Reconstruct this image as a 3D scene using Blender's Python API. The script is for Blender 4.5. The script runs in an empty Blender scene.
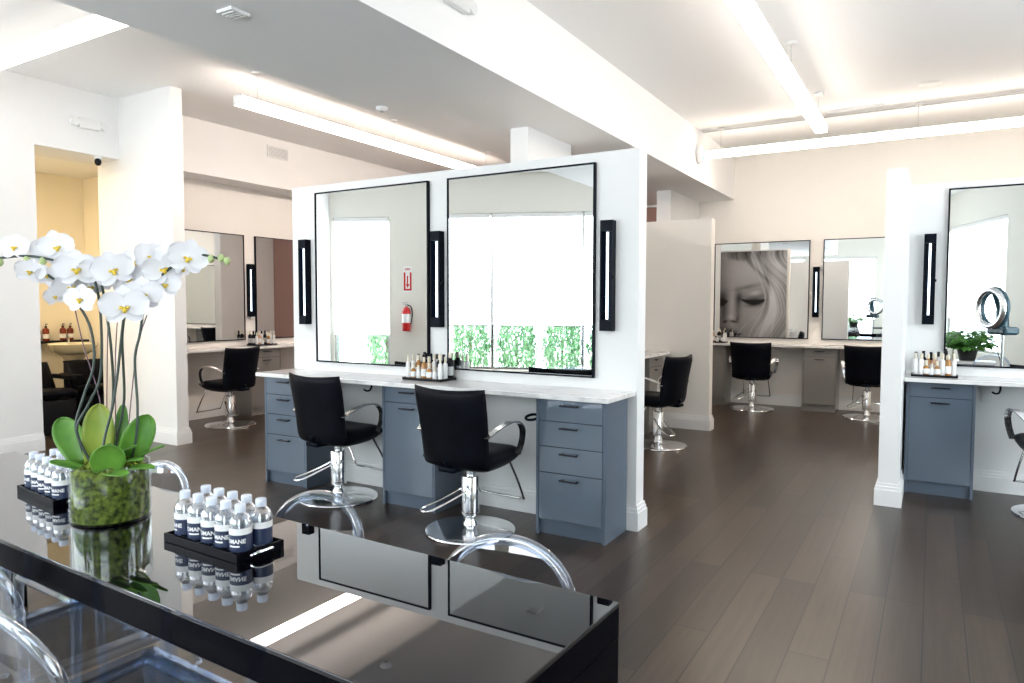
import bpy, bmesh, math, random
from mathutils import Vector, Matrix, noise
C = bpy.context.scene.collection
PI = math.pi
random.seed(7)

# ------------------------------------------------------------------ camera
cam_data = bpy.data.cameras.new('camera')
cam_data.sensor_width = 36.0
cam_data.lens = 705.485 * 36 / 1024
cam_data.clip_start = 0.05
cam = bpy.data.objects.new('camera', cam_data)
C.objects.link(cam)
PITCH, YAW, ROLL = math.radians(2.98), math.radians(30.815), math.radians(0.12)
fwd = Vector((-math.sin(YAW)*math.cos(PITCH), math.cos(YAW)*math.cos(PITCH), -math.sin(PITCH)))
rt = Vector((math.cos(YAW), math.sin(YAW), 0))
up = rt.cross(fwd)
rt2 = rt*math.cos(ROLL) + up*math.sin(ROLL)
up2 = rt2.cross(fwd)
cam.matrix_world = Matrix(((rt2.x, up2.x, -fwd.x, 0), (rt2.y, up2.y, -fwd.y, 0), (rt2.z, up2.z, -fwd.z, 1.45), (0, 0, 0, 1)))
bpy.context.scene.camera = cam

# ------------------------------------------------------------------ sky, sun, exposure
world = bpy.data.worlds.new('sky'); bpy.context.scene.world = world
world.use_nodes = True
bgn = world.node_tree.nodes['Background']
bgn.inputs['Color'].default_value = (0.80, 0.91, 1.0, 1)
bgn.inputs['Strength'].default_value = 5.0
sun_data = bpy.data.lights.new('sun', 'SUN'); sun_data.energy = 9.0; sun_data.angle = 0.02
sun_data.color = (1, 0.95, 0.86)
sun = bpy.data.objects.new('sun', sun_data); C.objects.link(sun)
sun.rotation_euler = (math.radians(28), 0, math.radians(-60)); sun.location = (-4, -8, 9)
vs = bpy.context.scene.view_settings
vs.view_transform = 'Standard'; vs.look = 'None'; vs.gamma = 1.0; vs.use_curve_mapping = False
vs.exposure = 0.98
cy = bpy.context.scene.cycles
cy.max_bounces = 14; cy.diffuse_bounces = 6; cy.glossy_bounces = 6; cy.transmission_bounces = 10; cy.transparent_max_bounces = 24
cy.caustics_reflective = False; cy.caustics_refractive = False
cy.sample_clamp_indirect = 5.0
cy.use_denoising = True; cy.denoiser = 'OPENIMAGEDENOISE'; cy.denoising_prefilter = 'ACCURATE'; cy.denoising_input_passes = 'RGB_ALBEDO_NORMAL'
cy.use_adaptive_sampling = False
LAMP = 1.0         # strength of the linear lamps
SHADE_GLOW = 3.5        # glow given to the roller shades in place of sunlight behind them

# ------------------------------------------------------------------ materials
def mat(name, col, rough=0.5, metal=0.0, spec=0.5, coat=0.0, emit=None, es=0.0, trans=0.0, ior=1.45):
    m = bpy.data.materials.new(name); m.use_nodes = True
    b = m.node_tree.nodes['Principled BSDF']
    b.inputs['Base Color'].default_value = (*col, 1)
    b.inputs['Roughness'].default_value = rough
    b.inputs['Metallic'].default_value = metal
    b.inputs['Specular IOR Level'].default_value = spec
    b.inputs['Coat Weight'].default_value = coat
    b.inputs['Coat Roughness'].default_value = 0.03
    b.inputs['Transmission Weight'].default_value = trans
    b.inputs['IOR'].default_value = ior
    if emit:
        b.inputs['Emission Color'].default_value = (*emit, 1)
        b.inputs['Emission Strength'].default_value = es
    return m

def nodes(m): return m.node_tree.nodes, m.node_tree.links

def add_noise(m, c1, c2, scale=5.0, detail=3.0, bump=0.0, bscale=200.0, stretch=None):
    n, l = nodes(m); b = n['Principled BSDF']
    tc = n.new('ShaderNodeTexCoord'); src = tc.outputs['Object']
    if stretch:
        mp = n.new('ShaderNodeMapping'); mp.inputs['Scale'].default_value = stretch
        l.new(src, mp.inputs['Vector']); src = mp.outputs['Vector']
    nz = n.new('ShaderNodeTexNoise'); nz.inputs['Scale'].default_value = scale; nz.inputs['Detail'].default_value = detail
    l.new(src, nz.inputs['Vector'])
    r = n.new('ShaderNodeValToRGB'); r.color_ramp.elements[0].color = (*c1, 1); r.color_ramp.elements[1].color = (*c2, 1)
    r.color_ramp.elements[0].position = 0.35; r.color_ramp.elements[1].position = 0.65
    l.new(nz.outputs['Fac'], r.inputs['Fac']); l.new(r.outputs['Color'], b.inputs['Base Color'])
    if bump:
        n2 = n.new('ShaderNodeTexNoise'); n2.inputs['Scale'].default_value = bscale
        l.new(src, n2.inputs['Vector'])
        bp = n.new('ShaderNodeBump'); bp.inputs['Strength'].default_value = bump; bp.inputs['Distance'].default_value = 0.002
        l.new(n2.outputs['Fac'], bp.inputs['Height']); l.new(bp.outputs['Normal'], b.inputs['Normal'])
    return m

M = {}
M['wall'] = add_noise(mat('white_wall_paint', (.83,.83,.825), .6, spec=.3), (.82,.82,.815), (.84,.84,.835), 2, bump=.05)
M['ceiling'] = mat('ceiling_paint', (.90,.895,.89), .75, spec=.2)
M['lamp_warmed_wall'] = add_noise(mat('lamp_warmed_wall_paint', (.88,.85,.81), .6, spec=.3), (.87,.84,.80), (.89,.86,.82), 2, bump=.05)  # white wall paint with the warm lamplight tint put into its colour
M['front_wall'] = mat('front_wall_paint', (.78,.765,.70), .6, spec=.3)
M['yellow'] = mat('yellow_wall_paint', (.90,.84,.70), .6, spec=.3)
M['maroon'] = mat('brown_red_paint', (.34,.20,.17), .7)
M['trim'] = mat('white_trim_paint', (.86,.86,.86), .35)
M['black_metal'] = mat('black_metal', (.003,.005,.010), .3, spec=.3, ior=1.2)
M['dark_bronze'] = mat('dark_handle_metal', (.03,.03,.04), .3, .8)
M['mirror'] = mat('mirror_silver', (.90,.92,.92), 0.0, 1.0)
M['chrome'] = mat('chrome', (.88,.89,.91), .12, 1.0)
M['arm_metal'] = mat('polished_armrest_metal', (.92,.92,.94), .22, 1.0)
M['satin'] = mat('brushed_steel', (.6,.61,.62), .25, 1.0)
M['leather'] = add_noise(mat('black_leather', (.003,.004,.006), .38, spec=.3, ior=1.22), (.0025,.003,.005), (.005,.006,.010), 6, bump=.25, bscale=260)
M['black_plastic'] = mat('black_plastic', (.008,.008,.011), .35, ior=1.25)
M['tray_black'] = mat('glossy_black_tray', (.002,.002,.004), .10, spec=.3, ior=1.14)
M['cab'] = mat('blue_grey_lacquer', (.112,.145,.19), .12, spec=.6, coat=.7)
M['cab_in'] = mat('blue_grey_carcass', (.10,.13,.175), .3, spec=.5)
M['cab_warm'] = mat('taupe_lacquer', (.20,.19,.18), .2, spec=.5, coat=.4)
M['gap'] = mat('dark_gap', (.02,.022,.028), .8)
M['marble'] = add_noise(mat('white_marble', (.82,.82,.80), .12, spec=.5), (.64,.64,.65), (.84,.83,.82), 3.0, 9.0, stretch=(1,2.2,1))
n_, l_ = nodes(M['marble'])
for q in n_:
    if q.type == 'TEX_NOISE': q.inputs['Distortion'].default_value = 2.2
    if q.type == 'VALTORGB': q.color_ramp.elements[0].position = .30; q.color_ramp.elements[1].position = .46
M['lamp'] = mat('lamp_diffuser', (1,1,1), .5, emit=(1,.87,.73), es=5*LAMP)
M['lamp_near'] = mat('near_lamp_diffuser', (1,1,1), .5, emit=(1,.92,.84), es=4.5*LAMP)
M['lamp_aisle'] = mat('aisle_lamp_diffuser', (1,1,1), .5, emit=(1,.86,.75), es=17*LAMP)
M['lamp_back'] = mat('back_lamp_diffuser', (1,1,1), .5, emit=(1,.87,.74), es=11.5*LAMP)
M['lamp_right'] = mat('right_lamp_diffuser', (1,1,1), .5, emit=(1,.89,.78), es=6*LAMP)
M['lamp_up'] = mat('added_uplight_glow', (1,1,1), .5, emit=(1,.88,.76), es=.45)  # glow added on top of the lamps to lighten the ceiling
M['lamp_strip'] = mat('sconce_tube', (.9,.95,1), .4, emit=(.72,.87,1), es=2.2)
M['shade'] = mat('glowing_shade_fabric', (.9,.92,.95), .8, emit=(.87,.94,1), es=SHADE_GLOW)
M['white_plastic'] = mat('white_plastic', (.80,.80,.79), .35)
M['grey_plastic'] = mat('grey_plastic', (.45,.46,.47), .4)
M['red'] = mat('red_enamel', (.55,.02,.02), .25)
M['white_label'] = mat('white_print', (.85,.85,.85), .5)
M['navy'] = mat('navy_label', (.018,.03,.075), .35)
M['cap'] = mat('blue_white_cap', (.72,.78,.90), .4)
M['amber'] = mat('amber_bottle', (.42,.20,.06), .15, spec=.6)
M['brown_red_bottle'] = mat('brown_red_bottle', (.20,.03,.015), .15)
M['cream_cap'] = mat('cream_cap', (.74,.68,.55), .35)
M['peach'] = mat('peach_liquid_bottle', (.62,.38,.26), .2)
M['stem'] = mat('orchid_stem', (.035,.055,.045), .45)
M['stake'] = mat('purple_stake', (.16,.10,.14), .5)
M['bud'] = mat('green_bud', (.45,.55,.25), .5)
M['lip'] = mat('yellow_orchid_lip', (.80,.58,.06), .5)
M['petal'] = mat('white_petal', (.86,.86,.90), .55)
M['petal'].node_tree.nodes['Principled BSDF'].inputs['Subsurface Weight'].default_value = 0.0
M['leaf'] = add_noise(mat('orchid_leaf', (.10,.26,.04), .35), (.075,.22,.03), (.15,.34,.05), 9)
M['leaf_yellow'] = add_noise(mat('yellowish_orchid_leaf', (.30,.38,.06), .35), (.24,.34,.05), (.36,.42,.08), 9)
M['moss'] = add_noise(mat('moss', (.12,.17,.03), .95, spec=.1), (.025,.035,.008), (.22,.29,.04), 55, 4)
M['shrub'] = add_noise(mat('shrub_leaf', (.12,.26,.12), .6), (.08,.20,.09), (.22,.36,.20), 4)
M['bark'] = mat('bark', (.10,.07,.05), .9)
M['paving'] = mat('pale_paving', (.75,.76,.74), .9)
M['cream_basin'] = mat('cream_porcelain', (.80,.74,.56), .15)
M['petrol'] = mat('petrol_blue_plastic', (.04,.09,.12), .25)
M['plant'] = add_noise(mat('dark_plant_leaf', (.05,.20,.03), .4), (.03,.13,.02), (.10,.30,.05), 8)
M['soil_pot'] = mat('black_pot', (.02,.02,.02), .5)

def thin_clear(name, tint, base=.03, edge=.55, gloss=(1,1,1), blend=.35):
    m = bpy.data.materials.new(name); m.use_nodes = True
    n, l = nodes(m); n.clear()
    out = n.new('ShaderNodeOutputMaterial'); mx = n.new('ShaderNodeMixShader')
    t = n.new('ShaderNodeBsdfTransparent'); t.inputs['Color'].default_value = (*tint, 1)
    g = n.new('ShaderNodeBsdfGlossy'); g.inputs['Roughness'].default_value = .02; g.inputs['Color'].default_value = (*gloss, 1)
    lw = n.new('ShaderNodeLayerWeight'); lw.inputs['Blend'].default_value = blend
    mr = n.new('ShaderNodeMapRange'); mr.inputs['To Min'].default_value = base; mr.inputs['To Max'].default_value = edge
    l.new(lw.outputs['Facing'], mr.inputs['Value']); l.new(mr.outputs['Result'], mx.inputs['Fac'])
    l.new(t.outputs[0], mx.inputs[1]); l.new(g.outputs[0], mx.inputs[2]); l.new(mx.outputs[0], out.inputs['Surface'])
    return m
M['pane'] = thin_clear('window_glass', (.97,.99,.98), .03, .3)
M['vase_glass'] = thin_clear('vase_glass', (.95,.97,.96), .04, .45, blend=.25)
M['pet'] = thin_clear('clear_bottle_plastic', (.93,.95,.98), .10, .8, blend=.5)
M['acrylic'] = thin_clear('clear_acrylic', (.93,.95,.985), .2, .5)
M['acrylic_solid'] = thin_clear('clear_acrylic_frame', (.84,.90,1.0), .07, .60, blend=.45)

def lacquer():
    m = bpy.data.materials.new('black_lacquer'); m.use_nodes = True
    n, l = nodes(m); n.clear()
    out = n.new('ShaderNodeOutputMaterial'); mx = n.new('ShaderNodeMixShader')
    d = n.new('ShaderNodeBsdfDiffuse'); d.inputs['Color'].default_value = (.003,.003,.005,1)
    g = n.new('ShaderNodeBsdfGlossy'); g.inputs['Roughness'].default_value = .008; g.inputs['Color'].default_value = (.97,.98,1,1)
    lw = n.new('ShaderNodeLayerWeight'); lw.inputs['Blend'].default_value = .5
    pw = n.new('ShaderNodeMath'); pw.operation = 'POWER'; pw.inputs[1].default_value = 2.6
    ml = n.new('ShaderNodeMath'); ml.operation = 'MULTIPLY_ADD'; ml.inputs[1].default_value = .88; ml.inputs[2].default_value = .012; ml.use_clamp = True
    l.new(lw.outputs['Facing'], pw.inputs[0]); l.new(pw.outputs[0], ml.inputs[0]); l.new(ml.outputs[0], mx.inputs['Fac'])
    l.new(d.outputs[0], mx.inputs[1]); l.new(g.outputs[0], mx.inputs[2]); l.new(mx.outputs[0], out.inputs['Surface'])
    return m
M['table'] = lacquer()

def floor_mat():
    m = mat('dark_oak_planks', (.05,.04,.035), .24, spec=.5)
    n, l = nodes(m); b = n['Principled BSDF']
    tc = n.new('ShaderNodeTexCoord'); mp = n.new('ShaderNodeMapping')
    mp.inputs['Rotation'].default_value = (0,0,PI/2)
    l.new(tc.outputs['Object'], mp.inputs['Vector'])
    br = n.new('ShaderNodeTexBrick'); br.offset = .37; br.offset_frequency = 3
    br.inputs['Scale'].default_value = 1.0; br.inputs['Brick Width'].default_value = 1.3; br.inputs['Row Height'].default_value = .162
    br.inputs['Mortar Size'].default_value = .0035; br.inputs['Mortar Smooth'].default_value = .3; br.inputs['Bias'].default_value = 0
    br.inputs['Color1'].default_value = (.026,.017,.012,1); br.inputs['Color2'].default_value = (.060,.040,.028,1); br.inputs['Mortar'].default_value = (.008,.006,.005,1)
    l.new(mp.outputs['Vector'], br.inputs['Vector'])
    mp2 = n.new('ShaderNodeMapping'); mp2.inputs['Scale'].default_value = (22,1.0,1)
    l.new(tc.outputs['Object'], mp2.inputs['Vector'])
    nz = n.new('ShaderNodeTexNoise'); nz.inputs['Scale'].default_value = 1.6; nz.inputs['Detail'].default_value = 6; nz.inputs['Roughness'].default_value = .65
    l.new(mp2.outputs['Vector'], nz.inputs['Vector'])
    rp = n.new('ShaderNodeValToRGB'); rp.color_ramp.elements[0].position=.3; rp.color_ramp.elements[0].color=(.74,.74,.74,1); rp.color_ramp.elements[1].position=.7; rp.color_ramp.elements[1].color=(1.28,1.28,1.28,1)
    l.new(nz.outputs['Fac'], rp.inputs['Fac'])
    mx = n.new('ShaderNodeMix'); mx.data_type='RGBA'; mx.blend_type='MULTIPLY'; mx.inputs[0].default_value=1
    l.new(br.outputs['Color'], mx.inputs[6]); l.new(rp.outputs['Color'], mx.inputs[7]); l.new(mx.outputs[2], b.inputs['Base Color'])
    rr = n.new('ShaderNodeMapRange'); rr.inputs['To Min'].default_value=.282; rr.inputs['To Max'].default_value=.30
    l.new(nz.outputs['Fac'], rr.inputs['Value']); l.new(rr.outputs['Result'], b.inputs['Roughness'])
    bp = n.new('ShaderNodeBump'); bp.inputs['Strength'].default_value=.0; bp.inputs['Distance'].default_value=.002
    ad = n.new('ShaderNodeMath'); ad.operation='SUBTRACT'; ad.inputs[0].default_value=1.0; l.new(br.outputs['Fac'], ad.inputs[1])
    l.new(ad.outputs[0], bp.inputs['Height']); l.new(bp.outputs['Normal'], b.inputs['Normal'])
    return m
M['floor'] = floor_mat()

# ------------------------------------------------------------------ mesh builder
class MB:
    def __init__(s): s.v=[]; s.f=[]; s.sm=[]; s.mi=[]; s.cm=0
    def add(s, vs, fs, smooth=False, T=None):
        o=len(s.v)
        for p in vs: s.v.append(tuple(T@Vector(p)) if T is not None else tuple(p))
        for f in fs: s.f.append([i+o for i in f]); s.sm.append(smooth); s.mi.append(s.cm)
        return s
    def box(s,x0,x1,y0,y1,z0,z1,T=None,bev=0):
        if bev: return s.rbox(x0,x1,y0,y1,z0,z1,bev,T)
        v=[(x,y,z) for z in (z0,z1) for y in (y0,y1) for x in (x0,x1)]
        return s.add(v,[(0,2,3,1),(4,5,7,6),(0,1,5,4),(2,6,7,3),(0,4,6,2),(1,3,7,5)],False,T)
    def rbox(s,x0,x1,y0,y1,z0,z1,r,T=None,seg=2,smooth=False):
        bm=bmesh.new(); bmesh.ops.create_cube(bm,size=1)
        for q in bm.verts: q.co=Vector(((x0+x1)/2+q.co.x*(x1-x0),(y0+y1)/2+q.co.y*(y1-y0),(z0+z1)/2+q.co.z*(z1-z0)))
        bmesh.ops.bevel(bm,geom=bm.edges[:],offset=r,segments=seg,affect='EDGES',profile=.5)
        bm.verts.index_update()
        s.add([q.co.copy() for q in bm.verts],[[q.index for q in f.verts] for f in bm.faces],smooth,T); bm.free(); return s
    def lathe(s,prof,n=32,T=None,smooth=True,caps=True):
        v=[];f=[]
        for r,z in prof:
            for k in range(n):
                a=2*PI*k/n; v.append((r*math.cos(a),r*math.sin(a),z))
        for i in range(len(prof)-1):
            for k in range(n):
                a=i*n+k;b=i*n+(k+1)%n; f.append((a,b,b+n,a+n))
        if caps:
            if prof[0][0]>1e-5: f.append(tuple(range(n))[::-1])
            if prof[-1][0]>1e-5: f.append(tuple((len(prof)-1)*n+k for k in range(n)))
        return s.add(v,f,smooth,T)
    def tube(s,pts,r,n=8,T=None,closed=False,flat=None,upv=None,caps=True):
        P=[Vector(p) for p in pts]; m=len(P); v=[];f=[]
        R=r if isinstance(r,(list,tuple)) else [r]*m
        prev=None
        for i,p in enumerate(P):
            if closed: t=(P[(i+1)%m]-P[i-1])
            else: t=(P[min(i+1,m-1)]-P[max(i-1,0)])
            t.normalize()
            if upv is not None: u=Vector(upv)
            elif prev is None: u=Vector((0,0,1)) if abs(t.z)<.9 else Vector((1,0,0))
            else: u=prev
            u=(u-t*u.dot(t)); u.normalize(); prev=u
            w=t.cross(u)
            for k in range(n):
                a=2*PI*k/n; c,d=math.cos(a),math.sin(a)
                fl=flat if flat else 1.0
                v.append(p+u*(R[i]*c*fl)+w*(R[i]*d))
        for i in range(m-1+(1 if closed else 0)):
            for k in range(n):
                a=(i%m)*n+k;b=(i%m)*n+(k+1)%n;c=((i+1)%m)*n; f.append((a,b,c+(k+1)%n,c+k))
        if not closed and caps: f.append(tuple(range(n))[::-1]); f.append(tuple((m-1)*n+k for k in range(n)))
        return s.add(v,f,True,T)
    def grid(s,fn,nu,nv,T=None,wrapu=False,smooth=True):
        v=[fn(i/(nu-(0 if wrapu else 1)) if nu>1 else 0,j/(nv-1)) for j in range(nv) for i in range(nu)];f=[]
        for j in range(nv-1):
            for i in range(nu-(0 if wrapu else 1)):
                a=j*nu+i;b=j*nu+(i+1)%nu; f.append((a,b,b+nu,a+nu))
        return s.add(v,f,smooth,T)
    def prism(s,poly,z0,z1,T=None):
        n=len(poly); v=[(x,y,z0) for x,y in poly]+[(x,y,z1) for x,y in poly]
        f=[tuple(range(n))[::-1],tuple(range(n,2*n))]+[(i,(i+1)%n,n+(i+1)%n,n+i) for i in range(n)]
        return s.add(v,f,False,T)
    def ball(s,c,r,n=10,m=7,sc=(1,1,1),T=None):
        return s.grid(lambda u,v:(c[0]+sc[0]*r*math.cos(2*PI*u)*math.sin(PI*v),c[1]+sc[1]*r*math.sin(2*PI*u)*math.sin(PI*v),c[2]+sc[2]*r*-math.cos(PI*v)),n,m,T,wrapu=True)
    def build(s,name,m,parent=None,loc=None,rz=0,sub=0):
        me=bpy.data.meshes.new(name); me.from_pydata(s.v,[],s.f)
        ms=m if isinstance(m,(list,tuple)) else [m]
        for q in ms: me.materials.append(q)
        me.polygons.foreach_set('use_smooth',s.sm); me.polygons.foreach_set('material_index',s.mi)
        me.update()
        if any(s.sm):
            try: me.set_sharp_from_angle(angle=math.radians(42))
            except Exception: pass
        o=bpy.data.objects.new(name,me); C.objects.link(o)
        if parent: o.parent=parent
        if loc: o.location=loc
        o.rotation_euler.z=rz
        if sub:
            md=o.modifiers.new('sub','SUBSURF'); md.levels=sub; md.render_levels=sub
        return o

def tag(o,label=None,cat=None,group=None,kind=None):
    if label: o['label']=label
    if cat: o['category']=cat
    if group: o['group']=group
    if kind: o['kind']=kind
    return o
def empty(name,label,cat,loc=(0,0,0),rz=0,group=None):
    o=bpy.data.objects.new(name,None); C.objects.link(o); o.location=loc; o.rotation_euler.z=rz
    o.empty_display_size=.1
    return tag(o,label,cat,group)
def dup(root,loc,rz=0,label=None,group=None):
    def cp(o,par):
        c=o.copy(); C.objects.link(c)
        if par is not None: c.parent=par
        for ch in kids.get(o,[]): cp(ch,c)
        return c
    kids={}
    for o in C.objects:
        if o.parent: kids.setdefault(o.parent,[]).append(o)
    r=cp(root,None); r.location=loc; r.rotation_euler.z=rz
    if label: r['label']=label
    if group: r['group']=group
    return r
def struct(name,mb,m,**k): return tag(mb.build(name,m,**k),kind='structure')
def smoothpath(pts,n=8):
    P=[Vector(p) for p in pts]; out=[]
    for i in range(len(P)-1):
        a=P[max(i-1,0)];b=P[i];c=P[i+1];d=P[min(i+2,len(P)-1)]
        for k in range(n):
            t=k/n; out.append(.5*((2*b)+(c-a)*t+(2*a-5*b+4*c-d)*t*t+(3*b-a-3*c+d)*t**3))
    out.append(P[-1]); return out

# ------------------------------------------------------------------ room shell
ZC=3.64
Dp,Cp=(-9.04,-.51),(-.05,-4.14)
room=[Dp,Cp,(5.97,10.75),(-9.75,10.75),(-9.75,1.95),(-8.03,1.95)]
struct('floor',MB().prism(room,-.12,0),M['floor'])
big=[(-9.2,-.75),(-.05,-4.45),(.25,-4.2),(6.2,10.95),(-9.9,10.95),(-9.9,1.8),(-8.25,1.8)]
struct('ceiling',MB().prism(big,ZC,ZC+.2),M['ceiling'])
struct('trim_beam',MB().box(-3.93,-2.58,-2.4,10.75,3.01,ZC),M['ceiling'])
struct('wall_back',MB().box(-3.3,6.0,10.75,10.9,0,ZC),M['lamp_warmed_wall'])
struct('wall_back_left',MB().box(-8.1,-3.3,10.75,10.9,0,2.98).box(-8.1,-3.3,10.7,10.9,3.08,ZC),M['maroon'])
struct('trim_back_left',MB().box(-8.1,-3.3,10.68,10.88,2.98,3.08),M['wall'])
struct('wall_left_station',MB().box(-8.1,-7.95,4.55,10.75,0,3.1),M['lamp_warmed_wall'])
struct('wall_left_header',MB().box(-8.1,-7.55,3.585,10.75,3.0,ZC),M['wall'])
struct('wall_left',MB().prism([(-7.55,3.18),(-7.55,3.585),(-7.7,3.585),(-7.7,3.18)],0,ZC),M['wall'])
struct('wall_wing',MB().box(-7.97,-6.64,4.42,4.55,0,ZC),M['wall'])
struct('wall_shampoo_back',MB().box(-9.75,-9.6,1.95,5.2,0,3.1),M['yellow'])
struct('wall_shampoo_side',MB().box(-9.6,-8.1,5.13,5.28,0,3.1),M['yellow'])
struct('wall_shampoo_near',MB().box(-9.6,-8.1,1.95,2.05,0,3.1),M['yellow'])
struct('ceiling_shampoo',MB().box(-9.75,-7.56,2.0,5.2,3.08,3.16),M['ceiling'])
struct('wall_left_outer',MB().box(-9.9,-9.75,1.9,10.9,0,ZC).box(-9.75,-8.1,10.75,10.9,0,ZC),M['wall'])

def local(p0,p1):
    a=math.atan2(p1[1]-p0[1],p1[0]-p0[0]); return Matrix.Translation((p0[0],p0[1],0))@Matrix.Rotation(a,4,'Z'), math.dist(p0,p1)
def wall_with(name,p0,p1,th,m,op=(),h=ZC,s_to=None):
    T,L=local(p0,p1); mb=MB(); s=0
    L=s_to or L
    for (a,b,z0,z1) in sorted(op):
        mb.box(s,a,-th,0,0,h,T); 
        if z0>0: mb.box(a,b,-th,0,0,z0,T)
        mb.box(a,b,-th,0,z1,h,T); s=b
    mb.box(s,L,-th,0,0,h,T)
    return struct(name,mb,m)
FW=[(.06,1.07,.35,2.95),(1.89,5.92,.35,2.98),(6.35,8.05,.35,2.98)]
wall_with('wall_front',Dp,Cp,.22,M['front_wall'],FW)
Gp=(5.97,10.75)
# right wall (interior is on its left side, so run it from the far corner back)
RW=[(.75,2.9,.6,3.0),(7.2,10.6,.6,3.0)]  # second opening is added for more daylight, out of view
Tr,Lr=local(Cp,Gp)
mbw=MB(); s=0
for a,b,z0,z1 in RW:
    mbw.box(s,a,-.2,0,0,ZC,Tr).box(a,b,-.2,0,0,z0,Tr).box(a,b,-.2,0,z1,ZC,Tr); s=b
mbw.box(s,Lr,-.2,0,0,ZC,Tr)
struct('wall_right',mbw,M['front_wall'])
# slanted wall from the front left corner up to the left wall
Tl,Ll=local((-7.55,3.18),Dp)
struct('wall_front_left',MB().box(0,Ll+.2,-.15,0,0,ZC,Tl),M['wall'])
Tf,Lf=local(Dp,Cp)

def window(n,T,a,b,z0,z1,mull,th=.2):
    fr=MB(); w=.045
    fr.box(a,b,-.13,-.05,z0,z0+w,T).box(a,b,-.13,-.05,z1-w,z1,T)
    for x in [a+w/2,b-w/2]+mull: fr.box(x-w/2,x+w/2,-.13,-.05,z0+w,z1-w,T)
    o=struct('window_%d'%n,fr,M['satin'])
    xs=[a+w]+[q for m_ in mull for q in (m_-w/2,m_+w/2)]+[b-w]
    for i in range(0,len(xs),2):
        MB().box(xs[i],xs[i+1],-.095,-.09,z0+w,z1-w,T).build('pane',M['pane'],parent=o)
window(1,Tf,*FW[0],[])
window(2,Tf,*FW[1],[2.86,4.39])
window(3,Tf,*FW[2],[])
window(4,Tr,*RW[0],[])
window(5,Tr,*RW[1],[8.9])  # added unseen window to brighten the right station
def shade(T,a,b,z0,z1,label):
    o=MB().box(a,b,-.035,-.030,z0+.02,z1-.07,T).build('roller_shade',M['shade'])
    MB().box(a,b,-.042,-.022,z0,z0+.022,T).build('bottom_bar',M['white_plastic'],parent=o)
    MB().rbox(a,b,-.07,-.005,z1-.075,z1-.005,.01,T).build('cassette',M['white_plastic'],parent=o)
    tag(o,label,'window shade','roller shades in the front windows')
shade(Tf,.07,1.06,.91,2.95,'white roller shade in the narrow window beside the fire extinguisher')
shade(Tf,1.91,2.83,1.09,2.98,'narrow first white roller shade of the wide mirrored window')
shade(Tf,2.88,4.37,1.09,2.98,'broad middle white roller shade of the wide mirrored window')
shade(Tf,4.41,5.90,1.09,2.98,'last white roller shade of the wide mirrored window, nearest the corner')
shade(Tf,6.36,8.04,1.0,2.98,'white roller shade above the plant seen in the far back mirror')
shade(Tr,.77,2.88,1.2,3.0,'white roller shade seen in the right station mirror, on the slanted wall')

shade(Tr,7.22,10.58,1.2,3.0,'glowing white shade of the added unseen right wall window, lighting the right station')

# free-standing partitions with stepped baseboards
def skirt(x0,x1,y0,y1,name,h=.165):
    mb=MB()
    for e,z0,z1 in ((.022,0,.118),(.016,.118,.142),(.009,.142,h)): mb.box(x0-e,x1+e,y0-e,y1+e,z0,z1)
    struct(name,mb,M['trim'])
def partition(name,x0,x1,y0,y1,h,m,bb,z0=0):
    struct(name,MB().box(x0,x1,y0,y1,z0,h),m)
    if bb: skirt(x0,x1,y0,y1,bb)
partition('wall_partition',-4.72,-1.605,4.25,4.38,2.435,M['wall'],'baseboard_partition')
partition('wall_far_partition',-3.75,-2.195,8.12,8.25,2.44,M['lamp_warmed_wall'],'baseboard_far_partition')
partition('wall_stub',-.312,-.18,5.73,6.6,2.42,M['wall'],'baseboard_stub')
partition('wall_right_station',-.312,3.3,6.6,6.73,2.42,M['wall'],'baseboard_right_station')
partition('wall_middle_station',-3.27,-3.09,4.38,8.12,2.435,M['lamp_warmed_wall'],'baseboard_middle_station')
partition('wall_pillar_near',-3.27,-3.09,5.45,6.3,3.01,M['wall'],None,2.435)
partition('wall_pillar_far',-3.30,-3.10,9.4,10.75,3.01,M['wall'],'baseboard_pillar')
def bbrun(name,p0,p1,side=1,h=.165):
    T,L=local(p0,p1); mb=MB()
    for e,z0,z1 in ((.022,0,.118),(.016,.118,.142),(.009,.142,h)): mb.box(0,L,min(0,side*e),max(0,side*e),z0,z1,T)
    struct(name,mb,M['trim'])
bbrun('baseboard_back',(-3.0,10.75),(5.9,10.75),-1)
bbrun('baseboard_left',(-7.55,3.18),(-7.55,3.585),-1)
bbrun('baseboard_left_station',(-7.95,4.57),(-7.95,10.7),-1)
bbrun('baseboard_front_left',(-7.55,3.18),Dp,1)
bbrun('baseboard_front',Dp,Cp,1)
mb=MB()
for e,z0,z1 in ((.022,0,.118),(.016,.118,.142),(.009,.142,.165)): mb.box(-7.97,-6.64+e,4.42-e,4.55+e,z0,z1)
struct('baseboard_wing',mb,M['trim'])
# thin shadow groove with the slot diffuser near the back wall
struct('trim_ceiling_slot',MB().box(-2.57,5.0,9.02,9.05,ZC-.006,ZC),M['grey_plastic'])

# outside
struct('ground',MB().prism([(-16,-1),(-12,-12),(6,-14),(9,-2),(1.5,-4),(.2,-4.6),(-9.3,-.8),(-10,1.5)],-.2,-.05),M['paving'])

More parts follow.
